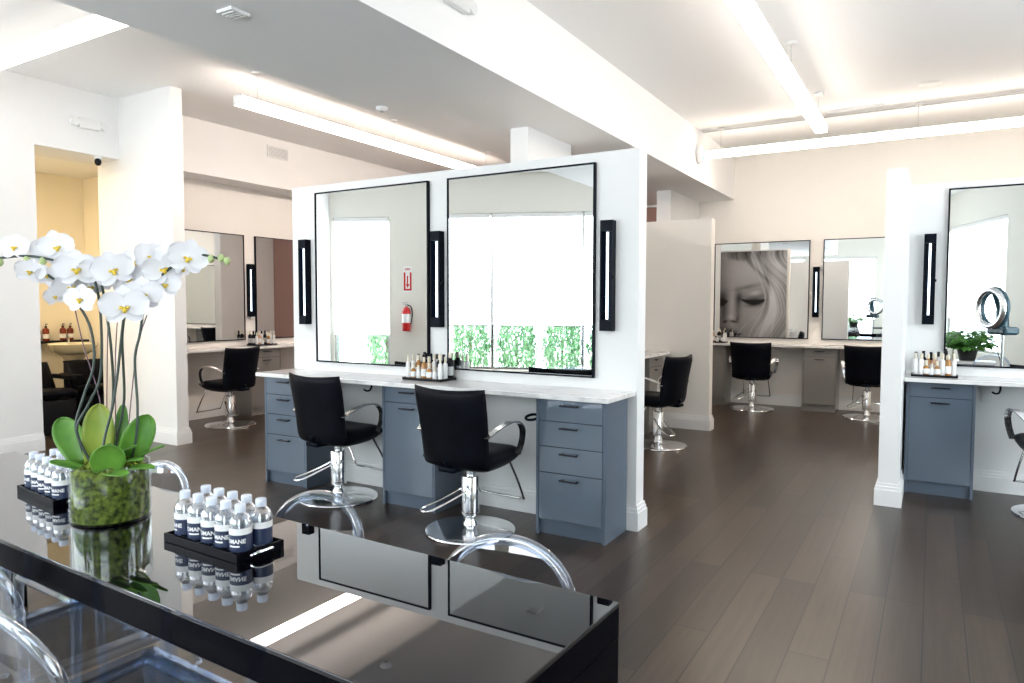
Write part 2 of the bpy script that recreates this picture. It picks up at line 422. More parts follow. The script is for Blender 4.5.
# ------------------------------------------------------------------ black lacquer table
T2=Matrix.Rotation(math.radians(-2),4,'Z')
table=empty('lacquer_table','long black high-gloss lacquer table with closed panel ends','table',(-2.21,1.305,0),math.radians(-2))
TL,TW,TH=3.15,.605,.74
MB().rbox(-TL/2,TL/2,-TW/2,TW/2,TH-.012,TH,.002).build('tabletop',M['table'],table)
MB().box(-TL/2+.0005,TL/2-.0005,-TW/2+.0005,TW/2-.0005,TH-.085,TH-.012).build('apron',M['tray_black'],table)
for sx in (-1,1):
    x=sx*(TL/2-.04)
    MB().rbox(x-.04,x+.04,-TW/2,TW/2,0,TH-.085,.003).build('panel_leg',M['tray_black'],table)

# ------------------------------------------------------------------ clear acrylic chairs
def ghost_chair(name,label,loc,rz,group=None):
    t=empty(name,label,'chair',loc,rz,group)
    # local +y is the front of the seat
    W=.210
    def yb(z): return -.215-.06*max(0,z-.44)/.4
    arch=[]
    for k in range(25):
        a=PI*k/24; x=-W*math.cos(a); z=.63+.158*math.sin(a)**.85; arch.append((x,yb(z)+.03*(x/W)**2,z))
    frame=[(-.19,-.20,.44),(-.205,-.205,.50),(-.218,-.215,.57)]+arch+[(.218,-.215,.57),(.205,-.205,.50),(.19,-.20,.44)]
    MB().tube(frame,.0135,10,flat=1.25).build('back_frame',M['acrylic_solid'],t)
    def pf(u,v):
        a=PI*u; x0=-W*math.cos(a)*.95; z1=.63+.148*math.sin(a)**.85; z=.50+(z1-.50)*v
        return (x0,yb(z)+.03*(x0/W)**2-.002,z)
    MB().grid(pf,25,10).build('back_panel',M['acrylic'],t)
    s=MB()
    def seat(u,v,zz):
        x=(u*2-1); y=(v*2-1); w=.20+.022*(y+1)/2
        return (x*w*(1-.06*y**8),y*.21-.0,zz-.012*(1-x*x)*(1-y*y))
    n=14
    top=[seat(i/n,j/n,.462) for j in range(n+1) for i in range(n+1)]
    bot=[seat(i/n,j/n,.444) for j in range(n+1) for i in range(n+1)]
    N=(n+1)**2; f=[]
    for j in range(n):
        for i in range(n):
            a=j*(n+1)+i; f.append((a,a+1,a+n+2,a+n+1)); f.append((N+a,N+a+n+1,N+a+n+2,N+a+1))
    rim=[i for i in range(n+1)]+[j*(n+1)+n for j in range(1,n+1)]+[n*(n+1)+i for i in range(n-1,-1,-1)]+[j*(n+1) for j in range(n-1,0,-1)]
    for q in range(len(rim)):
        a,b=rim[q],rim[(q+1)%len(rim)]; f.append((a,N+a,N+b,b))
    s.add(top+bot,f,True); s.build('seat',M['acrylic_solid'],t)
    ap=MB(); 
    ap.tube([(-.20,-.19,.425),(-.215,.19,.425)],.017,8).tube([(-.2,.20,.425),(.2,.20,.425)],.017,8).tube([(.20,-.19,.425),(.215,.19,.425)],.017,8)
    ap.build('seat_apron',M['acrylic_solid'],t)
    for sx in (-1,1):
        MB().tube(smoothpath([(sx*.212,.197,.445),(sx*.214,.20,.40),(sx*.213,.205,.2),(sx*.212,.215,.008)],4),[.019+.0*0]*5+[.017]*4+[.014]*4,10).build('leg',M['acrylic_solid'],t)
        MB().tube(smoothpath([(sx*.192,-.195,.445),(sx*.193,-.20,.40),(sx*.195,-.225,.2),(sx*.20,-.262,.008)],4),[.019]*5+[.017]*4+[.014]*4,10).build('leg',M['acrylic_solid'],t)
    return t
G='clear acrylic chairs around the black table'
g0=ghost_chair('acrylic_chair','clear acrylic chair on the far side of the black table, nearest its right end',(-1.0,1.415,0),PI-.035,G)
def gh(x,y,rz,l): return dup(g0,(x,y,0),rz,l,G)
gh(-1.80,1.48,PI-.035,'clear acrylic chair on the far side of the table, beside the right bottle tray')
gh(-2.71,1.48,PI-.035,'clear acrylic chair on the far side, half hidden by the orchid vase')
gh(-3.25,1.50,PI-.035,'clear acrylic chair on the far side, behind the orchid leaves and left bottle tray')
gh(-1.71,.965,-.035,'clear acrylic chair on the near side, its rounded blue-edged back at the lower left corner')
gh(-2.25,1.12,-.035,'clear acrylic chair pushed under the near side of the table, beneath the vase')
gh(.62,1.6,PI*.9,'clear acrylic chair reflected low in the right station mirror, beside the console')

# ------------------------------------------------------------------ water bottles on trays
def tray(label,loc,rz):
    t=empty('bottle_tray',label,'tray',loc,rz,'bottle trays on the black table')
    MB().rbox(-.172,.172,-.076,.076,0,.008,.003).build('tray_base',M['black_plastic'],t)
    r=MB()
    for a in ((-.175,.175,-.079,-.071),(-.175,.175,.071,.079),(-.175,-.167,-.071,.071),(.167,.175,-.071,.071)): r.rbox(*a,0,.026,.002)
    r.build('tray_rim',M['tray_black'],t)
    for sx in (-1,1):
        MB().tube(smoothpath([(sx*.176,-.035,.014),(sx*.189,-.026,.02),(sx*.192,0,.022),(sx*.189,.026,.02),(sx*.176,.035,.014)],4),.004,6).build('tray_handle',M['chrome'],t)
    return t
def text_mesh(txt,size,bold=.0):
    cu=bpy.data.curves.new('lettering','FONT'); cu.body=txt; cu.size=size; cu.offset=bold; cu.align_x='CENTER'; cu.align_y='CENTER'; cu.resolution_u=2
    ob=bpy.data.objects.new('lettering',cu); C.objects.link(ob)
    dg=bpy.context.evaluated_depsgraph_get(); dg.update()
    me=bpy.data.meshes.new_from_object(ob.evaluated_get(dg))
    C.objects.unlink(ob); bpy.data.objects.remove(ob); return me
def bend_text(mb,txt,size,R,ang,z,bold=.0):
    me=text_mesh(txt,size,bold); bm=bmesh.new(); bm.from_mesh(me)
    bmesh.ops.triangulate(bm,faces=bm.faces[:]); bmesh.ops.subdivide_edges(bm,edges=[e for e in bm.edges if e.calc_length()>.006],cuts=2)
    vs=[(R*math.sin(v.co.x/R+ang),-R*math.cos(v.co.x/R+ang),z+v.co.y) for v in bm.verts]; bm.verts.index_update()
    mb.add(vs,[[q.index for q in f.verts] for f in bm.faces],False); bm.free()
def water_bottle():
    t=empty('water_bottle','','bottle',(0,0,0),0,'bottles of water on the trays')
    r=.0315
    MB().lathe([(0,.003),(.026,0),(.030,.004),(.0305,.02),(.0305,.082),(.0313,.088),(.030,.096),(.025,.107),(.017,.117),(.0135,.122),(.0135,.132),(0,.132)],28,caps=False).build('bottle_body',M['pet'],t)
    MB().lathe([(0,.0045),(.025,.003),(.0288,.006),(.0288,.09),(.0245,.104),(0,.105)],20,caps=False).build('water',M['pet_water'],t)
    lb=MB(); lb.lathe([(.0309,.016),(.0312,.016),(.0312,.062),(.0309,.062)],28,caps=False)
    lab=lb.build('label_band',M['navy'],t)
    MB().lathe([(.0309,.062),(.0312,.062),(.0312,.080),(.0309,.080)],28,caps=False).build('label_top_band',M['white_label'],t)
    tx=MB(); bend_text(tx,'OMANE',.0165,.0315,-.1,.044,.0006)
    for k,w in ((0,.030),): tx.grid(lambda u,v:(.0315*math.sin(-.2+(u-.5)*1.0),-.0315*math.cos(-.2+(u-.5)*1.0),.0285+v*.0045),8,2)
    tx.build('label_lettering',M['white_label'],t)
    cp=MB(); cp.lathe([(.0150,.121),(.0152,.1215),(.0152,.140),(.0138,.1425),(0,.1425)],24,caps=False)
    cp.build('cap',M['cap'],t)
    return t
M['pet_water']=thin_clear('water',(.86,.90,.95),.16,.6,blend=.4)
trR=tray('black tray of ten water bottles on the table, right of the orchid',(-1.783,1.325,.74),math.radians(-2))
trL=tray('black tray of water bottles on the table, left of the orchid vase',(-2.77,1.36,.74),math.radians(-7))
wb=water_bottle(); first=True
ORD=['leftmost','second from left','middle','fourth from left','rightmost']
for trn,o in (('right',trR),('left',trL)):
    for row in (0,1):
        for k in range(5):
            p=Matrix.Translation(o.location)@Matrix.Rotation(o.rotation_euler.z,4,'Z')@Vector(((k-2)*.0655,(row*2-1)*.0345,.0085))
            ang=[-.2,.66,.62,.32,.50][k] if row==0 else random.uniform(2.0,4.9)
            lab='water bottle with navy label, %s in the %s row of the %s tray'%(ORD[k],('front','back')[row],trn)
            if first: wb.location=p; wb.rotation_euler.z=ang; wb['label']=lab; first=False
            else: dup(wb,p,ang,lab)

# ------------------------------------------------------------------ orchid
FL= [(-2.337, 1.22, 1.563, 0.059), (-2.451, 1.222, 1.638, 0.046), (-2.568, 1.152, 1.634, 0.039), (-2.496, 1.16, 1.555, 0.036), (-2.484, 1.202, 1.544, 0.029), (-2.483, 1.238, 1.528, 0.033), (-2.368, 1.248, 1.466, 0.043), (-2.485, 1.225, 1.476, 0.029), (-2.418, 1.242, 1.508, 0.046), (-2.308, 1.272, 1.552, 0.046), (-2.533, 1.231, 1.622, 0.043), (-2.19, 1.285, 1.444, 0.065), (-2.267, 1.297, 1.562, 0.059), (-2.376, 1.325, 1.536, 0.039), (-2.275, 1.35, 1.535, 0.056), (-2.186, 1.345, 1.482, 0.056), (-2.157, 1.398, 1.567, 0.052), (-2.068, 1.427, 1.602, 0.052), (-2.227, 1.402, 1.605, 0.046), (-2.168, 1.414, 1.516, 0.039), (-2.14, 1.454, 1.566, 0.029), (-2.284, 1.391, 1.59, 0.043), (-2.183, 1.44, 1.613, 0.039), (-2.403, 1.297, 1.512, 0.043)]
BUD= [(-2.612, 1.126, 1.585), (-2.536, 1.171, 1.592), (-2.491, 1.198, 1.589), (-1.977, 1.504, 1.59), (-1.994, 1.495, 1.6), (-2.022, 1.478, 1.597)]
ST= [[(-2.377, 1.266, 0.902), (-2.38, 1.241, 0.986), (-2.382, 1.228, 1.06), (-2.388, 1.26, 1.151), (-2.357, 1.278, 1.257), (-2.368, 1.272, 1.384), (-2.424, 1.238, 1.489), (-2.479, 1.205, 1.544)], [(-2.332, 1.258, 0.909), (-2.359, 1.219, 1.038), (-2.336, 1.244, 1.124), (-2.343, 1.287, 1.204), (-2.334, 1.292, 1.335), (-2.34, 1.288, 1.482), (-2.387, 1.283, 1.555), (-2.444, 1.226, 1.586), (-2.527, 1.177, 1.605), (-2.611, 1.126, 1.598), (-2.651, 1.103, 1.585)], [(-2.338, 1.29, 0.895), (-2.353, 1.304, 0.991), (-2.336, 1.325, 1.134), (-2.308, 1.307, 1.309), (-2.32, 1.3, 1.437), (-2.349, 1.306, 1.512), (-2.359, 1.3, 1.555)], [(-2.335, 1.315, 0.897), (-2.338, 1.336, 1.001), (-2.325, 1.356, 1.131), (-2.296, 1.338, 1.334), (-2.266, 1.332, 1.424), (-2.229, 1.308, 1.463)], [(-2.295, 1.338, 0.897), (-2.248, 1.343, 0.982), (-2.237, 1.349, 1.105), (-2.242, 1.347, 1.267), (-2.226, 1.356, 1.349), (-2.214, 1.363, 1.424), (-2.204, 1.381, 1.502), (-2.151, 1.401, 1.554), (-2.109, 1.426, 1.587), (-2.066, 1.451, 1.609), (-2.025, 1.476, 1.606), (-1.975, 1.506, 1.587)], [(-2.265, 1.24, 0.905), (-2.274, 1.258, 1.014), (-2.28, 1.289, 1.109), (-2.29, 1.318, 1.234), (-2.305, 1.344, 1.364), (-2.285, 1.356, 1.496)]]
SK= [[(-2.421, 1.251, 1.463), (-2.394, 1.267, 1.308), (-2.364, 1.297, 1.132), (-2.346, 1.308, 0.897)], [(-2.344, 1.321, 1.43), (-2.352, 1.316, 1.197), (-2.362, 1.31, 0.895)], [(-2.315, 1.338, 1.43), (-2.328, 1.33, 1.231), (-2.341, 1.334, 0.893)], [(-2.205, 1.369, 1.414), (-2.255, 1.362, 1.298), (-2.286, 1.344, 1.032), (-2.301, 1.335, 0.897)]]
LF= [((-2.394, 1.256, 0.922), (-2.479, 1.229, 1.068), 0.078), ((-2.357, 1.278, 0.902), (-2.346, 1.284, 1.121), 0.082), ((-2.3, 1.335, 0.911), (-2.235, 1.386, 1.081), 0.082), ((-2.357, 1.348, 0.915), (-2.358, 1.371, 1.107), 0.036), ((-2.261, 1.254, 0.906), (-2.208, 1.239, 1.011), 0.088), ((-2.251, 1.248, 0.908), (-2.137, 1.246, 0.917), 0.046), ((-2.341, 1.253, 0.903), (-2.404, 1.157, 0.946), 0.039), ((-2.326, 1.297, 0.929), (-2.187, 1.31, 0.994), 0.036), ((-2.277, 1.349, 0.924), (-2.166, 1.392, 0.983), 0.029), ((-2.297, 1.314, 0.922), (-2.149, 1.309, 0.954), 0.033), ((-2.257, 1.303, 0.909), (-2.119, 1.327, 0.928), 0.036), ((-2.392, 1.28, 0.897), (-2.459, 1.287, 1.018), 0.046)]
VC=Vector((-2.32,1.30,.74))
vase=empty('glass_vase','wide clear glass cylinder vase packed with green moss on the black table','vase',VC)
MB().lathe([(0,.004),(.112,.004),(.1175,.012),(.1175,.19),(.1205,.19),(.1205,.006),(.117,.0),(0,.0)],56,caps=False).build('glass_cylinder',M['vase_glass'],vase)
def moss(u,v):
    a=2*PI*u
    if v<.5: z=.012+.15*v*2; r=.113
    else:
        w=(v-.5)*2; r=.113*(1-w)**.8; z=.162+.05*math.sin(w*PI/2)
    k=noise.noise(Vector((math.cos(a)*r*45,math.sin(a)*r*45,z*45)))
    k2=noise.noise(Vector((math.cos(a)*r*150,math.sin(a)*r*150,z*150)))
    if v>=.48: z+=k*.016+k2*.009
    return (r*math.cos(a)*(1-.01*abs(k2)),r*math.sin(a)*(1-.01*abs(k2)),z)
tag(MB().grid(moss,110,46,wrapu=True).build('moss_fill',M['moss'],vase),kind='stuff')
orchid=empty('orchid_plant','white moth orchid with arching flower stems growing from the glass vase','plant',(VC.x,VC.y,.90))
def P0(p): return (p[0]-VC.x,p[1]-VC.y,p[2]-.90)
for s_ in ST: MB().tube(smoothpath([P0(p) for p in s_],6),.0042,7).build('flower_stem',M['stem'],orchid)
for s_ in SK: MB().tube(smoothpath([P0(p) for p in s_],4),.0018,6).build('support_stake',M['stake'],orchid)
camp=Vector((0,0,1.45))
def leafmb(b,t,w,i):
    b=Vector(P0(b));t=Vector(P0(t)); ax=(t-b); L=ax.length; ax.normalize()
    out=Vector((.87,-.49,.15)) # roughly towards the room
    if abs(ax.z)<.45: out=Vector((.25,-.15,1))
    side=ax.cross(out); side.normalize(); nrm=side.cross(ax); nrm.normalize()
    mb=MB(); nu,nv=9,14
    for sgn in (1,):
        def fn(u,v):
            x=(u*2-1); wd=w/2*1.12*math.sqrt(max(0,1-(((.58-v)/.66) if v<.58 else ((v-.58)/.42))**2))
            if v>=.999: wd=0
            return b+ax*(L*v)+side*(x*wd)+nrm*(.10*w*(x*x)*1.2-.04*L*math.sin(PI*v)*-1+.0)
        mb.grid(lambda u,v:fn(u,math.sin(v*PI/2)),nu,nv)
    o=mb.build('leaf',M['leaf_yellow'] if i==1 else M['leaf'],orchid)
    md=o.modifiers.new('thick','SOLIDIFY'); md.thickness=.0028
for i,(b,t,w) in enumerate(LF): leafmb(b,t,w,i)
def flower_meshes():
    pet=MB()
    def petal(a,Lr,wr,tilt,z0):
        def fn(u,v):
            x=(u*2-1); wd=wr*(math.sin(PI*min(1,v*.9+.06))**.55); 
            if v>=.999: wd*=.35
            r=Lr*v; zz=z0+tilt*v*v+.10*x*x*v*(1 if wr>.4 else .6)
            lx,ly=x*wd,r
            return (ly*math.sin(a)+lx*math.cos(a),ly*math.cos(a)-lx*math.sin(a),zz)
        pet.grid(fn,9,9)
    for a in (0,2.35,-2.35): petal(a,.92,.36,-.10,0)
    for a in (1.35,-1.35): petal(a,1.0,.56,.06,.03)
    lip=MB(); lip.ball((0,-.16,.16),.13,8,6,(.8,1.2,.8)).ball((.13,-.06,.14),.08,7,5).ball((-.13,-.06,.14),.08,7,5)
    col=MB(); col.ball((0,.02,.12),.09,8,6,(.8,.8,1.4))
    return pet,lip,col
pm,lm,cm=flower_meshes()
fp=pm.build('flower',M['petal'],orchid); lp=lm.build('lip',M['lip'],fp); cp_=cm.build('column',M['petal'],fp)
rng=random.Random(3); firstf=True
for (x,y,z,r) in FL:
    if firstf: o,l2,c2=fp,lp,cp_; firstf=False
    else:
        o=fp.copy(); l2=lp.copy(); c2=cp_.copy()
        for q in (o,l2,c2): C.objects.link(q)
        o.parent=orchid; l2.parent=o; c2.parent=o
    o.location=P0((x,y,z)); r*=1.25 if r<.054 else 1.12; o.scale=(r,r,r)
    dirv=Vector((.87,-.49,-.05))+Vector((rng.uniform(-.55,.55),rng.uniform(-.55,.55),rng.uniform(-.35,.25)))
    if r>.06: dirv=Vector((.87,-.49,-.12))
    o.rotation_mode='QUATERNION'
    o.rotation_quaternion=dirv.to_track_quat('Z','Y')@Matrix.Rotation(rng.uniform(-.35,.35),4,'Z').to_quaternion()
for p in BUD: MB().ball(P0(p),.011,9,7,(1,1,1.25)).build('flower_bud',M['bud'],orchid)

# ------------------------------------------------------------------ salon chair
def strap(pts,w,th,T=None):
    P=smoothpath(pts,6); mb=MB(); v=[];f=[]
    for i,p in enumerate(P):
        t=P[min(i+1,len(P)-1)]-P[max(i-1,0)]; t.normalize()
        n=Vector((1,0,0)).cross(t); n.normalize()
        s_=Vector((1,0,0))
        for a,b in ((-1,-1),(1,-1),(1,1),(-1,1)): v.append(p+s_*(a*w/2)+n*(b*th/2))
    m=len(P)
    for i in range(m-1):
        for k in range(4): f.append((i*4+k,i*4+(k+1)%4,i*4+4+(k+1)%4,i*4+4+k))
    f.append((3,2,1,0)); f.append(tuple((m-1)*4+k for k in range(4)))
    return mb.add(v,f,True)
def superp(fn_mid,hw,n=18,m=18):
    """closed pillow: fn_mid(a,b)->(centre, normal, half thickness) for a,b in -1..1"""
    mb=MB()
    for sg in (1,-1):
        def g(u,v,sg=sg):
            # concentrate samples at the rims
            a=math.sin((u-.5)*PI); b=math.sin((v-.5)*PI)
            c,nn,h=fn_mid(a,b); e=max(0,(1-abs(a)**6))**.5*max(0,(1-abs(b)**6))**.5
            return Vector(c)+Vector(nn)*(sg*h*e)
        if sg>0: mb.grid(g,n,m)
        else: mb.grid(lambda u,v:g(1-u,v),n,m)
    return mb
def salon_chair(label,loc,rz):
    t=empty('salon_chair',label,'chair',loc,rz,'black hydraulic styling chairs')
    MB().lathe([(0,0),(.285,0),(.292,.006),(.288,.014),(.272,.019),(.16,.027),(.085,.036),(.06,.045),(0,.045)],56,caps=False).build('round_base',M['chrome'],t)
    MB().lathe([(0,.04),(.05,.04),(.047,.06),(.036,.075),(.036,.10),(.060,.11),(.060,.125),(.057,.127),(.057,.355),(.052,.362),(0,.362)],32,caps=False).build('hydraulic_column',M['chrome'],t)
    MB().lathe([(0,.36),(.026,.36),(.026,.43),(0,.43)],20,caps=False).box(-.11,.11,-.09,.09,.415,.435).build('piston',M['satin'],t)
    # foot pump: a bent chrome loop
    MB().tube(smoothpath([(.055,.0,.285),(.0,-.06,.26),(-.09,-.19,.19),(-.13,-.25,.165),(-.18,-.26,.16),(-.215,-.22,.165),(-.16,-.12,.20),(-.075,.0,.265),(-.055,.03,.285)],6),.007,8).build('pump_lever',M['chrome'],t)
    # seat
    def sm(a,b):
        w=.245-.015*b; y=.045+b*.21
        return (a*w,y,.475+.022*b*b*(1 if b>0 else .2)+.008*a*a-.0*b),(0,-.05,1),.058+.012*(1-b)*.5
    superp(sm,1).build('seat',M['leather'],t)
    # backrest
    def bk(a,b):
        w=.262+.012*b-.02*b*b*0; z=.69+b*.245+.014*a*a*max(0,b)
        y=-.205-.055*(b+1)/2-.015*b*b+.055*a*a+.02*(1-b)*.5
        return (a*w,y,z),(a*-.35,1,.12),.036
    superp(bk,1,20,20).build('backrest',M['leather'],t)
    MB().rbox(-.06,.06,-.25,-.12,.425,.455,.006).tube([(0,-.2,.44),(0,-.24,.5)],.02,8).build('back_bracket',M['black_metal'],t)
    for s_ in (-1,1):
        strap([(s_*.262,-.19,.655),(s_*.285,-.10,.70),(s_*.298,.01,.728),(s_*.30,.10,.715),(s_*.296,.155,.66),(s_*.283,.165,.58),(s_*.262,.15,.50)],.042,.008).build('armrest',M['arm_metal'],t)
    MB().tube(smoothpath([(-.17,.20,.43),(-.175,.28,.30),(-.18,.345,.17),(-.165,.36,.155),(0,.365,.15),(.165,.36,.155),(.18,.345,.17),(.175,.28,.30),(.17,.20,.43)],5),.0075,8).build('footrest',M['chrome'],t)
    return t
sc0=salon_chair('black leather styling chair in front of the central counter, nearer the right drawer cabinet',(-2.515,3.70,0),math.radians(-3))
dup(sc0,(-3.80,3.83,0),math.radians(-4),'black leather styling chair in front of the central counter, nearer the left drawer cabinet')
dup(sc0,(-7.22,5.50,0),math.radians(97),'black leather styling chair at the left wall counter, beyond the white wing wall')
dup(sc0,(-2.14,10.15,0),math.radians(2),'black styling chair at the back wall counter, in front of the portrait reflection')
dup(sc0,(-.70,10.10,0),math.radians(2),'black styling chair at the back wall counter, half hidden by the white stub wall')
dup(sc0,(-2.40,6.98,0),math.radians(80),'black styling chair turned sideways beside the far partition')
dup(sc0,(.80,6.03,0),math.radians(12),'black styling chair cut off by the right picture edge')

# ------------------------------------------------------------------ cabinets, counters
def cabinet(label,x,y,w,d,fronts,rz=0,m='cab',mi='cab_in',group=None,top=.868):
    """origin: middle of the front foot line, front faces local -y"""
    t=empty('drawer_cabinet',label,'cabinet',(x,y,0),rz,group)
    b=MB(); h=w/2
    b.box(-h,-h+.018,0,d,0,top).box(h-.018,h,0,d,0,top).box(-h+.018,h-.018,d-.012,d,.0,top).box(-h+.018,h-.018,.02,d-.012,.09,.105).box(-h+.018,h-.018,.02,d-.012,top-.018,top)
    b.box(-h+.018,h-.018,.03,.045,0,.09)
    b.build('carcass',M[mi],t)
    MB().box(-h+.018,h-.018,.021,.03,.105,top-.018).build('inner_face',M['gap'],t)
    z=top-.004
    for kind,fh in fronts:
        f=MB().rbox(-h+.021,h-.021,.0,.019,z-fh+.004,z,.0015,smooth=False).build('door' if kind=='door' else 'drawer',M[m],t)
        hz=z-.035; k=MB()
        k.rbox(-.062,.062,-.034,-.024,hz-.006,hz+.006,.003).rbox(-.055,-.043,-.026,.0,hz-.005,hz+.005,.002).rbox(.043,.055,-.026,.0,hz-.005,hz+.005,.002)
        k.build('handle',M['dark_bronze'],f)
        z-=fh
    return t
D4=[('drawer',.141),('drawer',.160),('drawer',.165),('drawer',.300)]
D2=[('drawer',.115),('door',.651)]
GC='blue-grey cabinets under the counters'
cabinet('glossy blue-grey four-drawer cabinet at the right end of the central counter',-1.8975,3.88,.475,.345,D4,group=GC)
cabinet('glossy blue-grey cabinet with one drawer over a door, between the two central chairs',-3.17,3.88,.475,.345,D2,group=GC)
cabinet('glossy blue-grey four-drawer cabinet at the left end of the central counter',-4.425,3.88,.475,.345,D4,group=GC)
cabinet('blue-grey cabinet with one drawer over a door, beside the white stub wall',.065,6.22,.45,.355,D2,group=GC)
cabinet('taupe cabinet at the back wall counter, between the two back chairs',-1.31,10.36,.43,.365,D2,0,'cab_warm','cab_warm',GC)
cabinet('taupe cabinet at the back wall counter, half hidden by the far partition',-2.80,10.36,.45,.365,D2,0,'cab_warm','cab_warm',GC)
cabinet('taupe drawer cabinet under the left wall counter beside the styling chair',-7.55,6.32,.48,.375,D2,PI/2,'cab_warm','cab_warm',GC)
cabinet('taupe cabinet under the side counter behind the central partition',-2.70,7.75,.45,.365,D2,PI/2,'cab_warm','cab_warm',GC)
def counter(label,x0,x1,y0,y1,z0=.87,z1=.90):
    o=MB().rbox(x0,x1,y0,y1,z0,z1,.003).build('countertop',M['marble']); tag(o,label,'countertop','white marble countertops')
counter('long white marble countertop along the central partition below the two mirrors',-4.69,-1.62,3.815,4.249)
counter('white marble countertop at the right station beside the stub wall',-.178,3.2,6.15,6.599)
counter('white countertop along the back wall under the far mirrors',-3.05,1.2,10.31,10.748)
counter('white countertop along the left wall beyond the wing wall',-7.948,-7.50,4.6,9.2)
counter('white side countertop on the wall behind the central partition',-3.088,-2.66,4.42,8.10)

# ------------------------------------------------------------------ mirrors and sconces
def mirror(label,T,a,b,z0=.972,z1=2.37):
    """local x along the wall, local -y out of the wall"""
    t=empty('wall_mirror',label,'mirror',(0,0,0),0,'large black-framed wall mirrors'); t.matrix_world=T
    w=.012; f=MB()
    f.box(a,a+w,-.028,0,z0,z1).box(b-w,b,-.028,0,z0,z1).box(a+w,b-w,-.028,0,z0,z0+w).box(a+w,b-w,-.028,0,z1-w,z1)
    f.build('mirror_frame',M['black_metal'],t)
    MB().box(a+w,b-w,-.022,-.004,z0+w,z1-w).build('mirror_glass',M['mirror'],t)
def sconce(label,T,x,z0=1.283,z1=1.99):
    t=empty('wall_sconce',label,'wall lamp',(0,0,0),0,'vertical black bar wall lamps'); t.matrix_world=T@Matrix.Translation((x,0,0))
    b=MB(); w=.042
    b.box(-w,w,-.014,0,z0,z1).box(-w,-w+.008,-.062,-.014,z0,z1).box(w-.008,w,-.062,-.014,z0,z1)
    b.box(-w+.008,w-.008,-.062,-.014,z0,z0+.07).box(-w+.008,w-.008,-.062,-.014,z1-.07,z1)
    b.build('housing',M['black_metal'],t)
    MB().tube([(0,-.038,z0+.075),(0,-.038,z1-.075)],.0075,12).build('light_tube',M['lamp_strip'],t)
    MB().box(w,w+.008,-.045,-.03,(z0+z1)/2-.02,(z0+z1)/2+.0).build('switch',M['black_plastic'],t)
TC=Matrix.Translation((0,4.25,0)); TB=Matrix.Translation((0,10.75,0)); TR=Matrix.Translation((0,6.6,0))
TLW=Matrix.Translation((-7.95,0,0))@Matrix.Rotation(PI/2,4,'Z')      # local x = world y, out of wall = +x
TSW=Matrix.Translation((-3.09,0,0))@Matrix.Rotation(PI/2,4,'Z')
mirror('left of the two big black-framed mirrors on the central partition, reflecting the fire extinguisher',TC,-4.428,-3.251)
mirror('right of the two big black-framed mirrors on the central partition, reflecting the wide window',TC,-3.076,-1.898)
sconce('black bar lamp at the left end of the central partition',TC,-4.547)
sconce('black bar lamp between the two central mirrors',TC,-3.162)
sconce('black bar lamp at the right end of the central partition',TC,-1.802)
mirror('far back wall mirror reflecting the black and white portrait',TB,-2.848,-1.513)
mirror('far back wall mirror beside the white stub wall, reflecting plants and a window',TB,-1.338,-0.008)
sconce('black bar lamp between the two back wall mirrors',TB,-1.422)
mirror('large mirror at the right station, cut off by the right picture edge',TR,.08,1.26)
sconce('black bar lamp beside the right station mirror near the stub wall',TR,-.035,1.30,2.02)
mirror('left wall mirror nearer the wing wall, behind the orchid blossoms',TLW,5.05,6.30)
mirror('left wall mirror farther along, partly hidden by the central partition',TLW,6.48,7.75)
sconce('black bar lamp between the two left wall mirrors',TLW,6.39)
mirror('side mirror on the wall behind the central partition',TSW,6.3,7.5)
sconce('black bar lamp on the wall behind the central partition',TSW,7.75)

# small tool holders and an outlet under the counters
def tool_hook(name,label,loc):
    t=empty(name,label,'hook',loc)
    MB().rbox(-.02,.02,-.02,.02,-.01,0,.002).build('mounting_plate',M['black_metal'],t)
    MB().tube(smoothpath([(0,0,-.008),(0,0,-.04),(-.01,-.01,-.062),(-.03,-.02,-.066),(-.05,-.03,-.055)],5),.007,8).build('hook_arm',M['black_metal'],t)
tool_hook('tool_hook','small black tool hook under the central counter, left of the middle cabinet',(-3.60,3.98,.87))
tool_hook('tool_hook','small black tool hook under the right station counter',(.44,6.28,.87))
t=empty('tool_holder','black ring-shaped styling tool holder on the side of the right drawer cabinet','tool holder',(-2.136,3.93,.73))
MB().tube([(-.055+.042*math.cos(a),.0+.042*math.sin(a),.012*math.sin(a)) for a in [2*PI*k/24 for k in range(24)]],.009,8,closed=True).build('holder_ring',M['black_metal'],t)
MB().rbox(-.02,0,-.015,.015,-.012,.012,.003).build('holder_bracket',M['black_metal'],t)
o=MB().rbox(.345,.415,6.588,6.599,.70,.815,.003).rbox(.362,.398,6.584,6.589,.715,.75,.002).rbox(.362,.398,6.584,6.589,.765,.80,.002).build('wall_outlet',M['white_plastic']); tag(o,'white wall outlet under the right station counter','outlet')

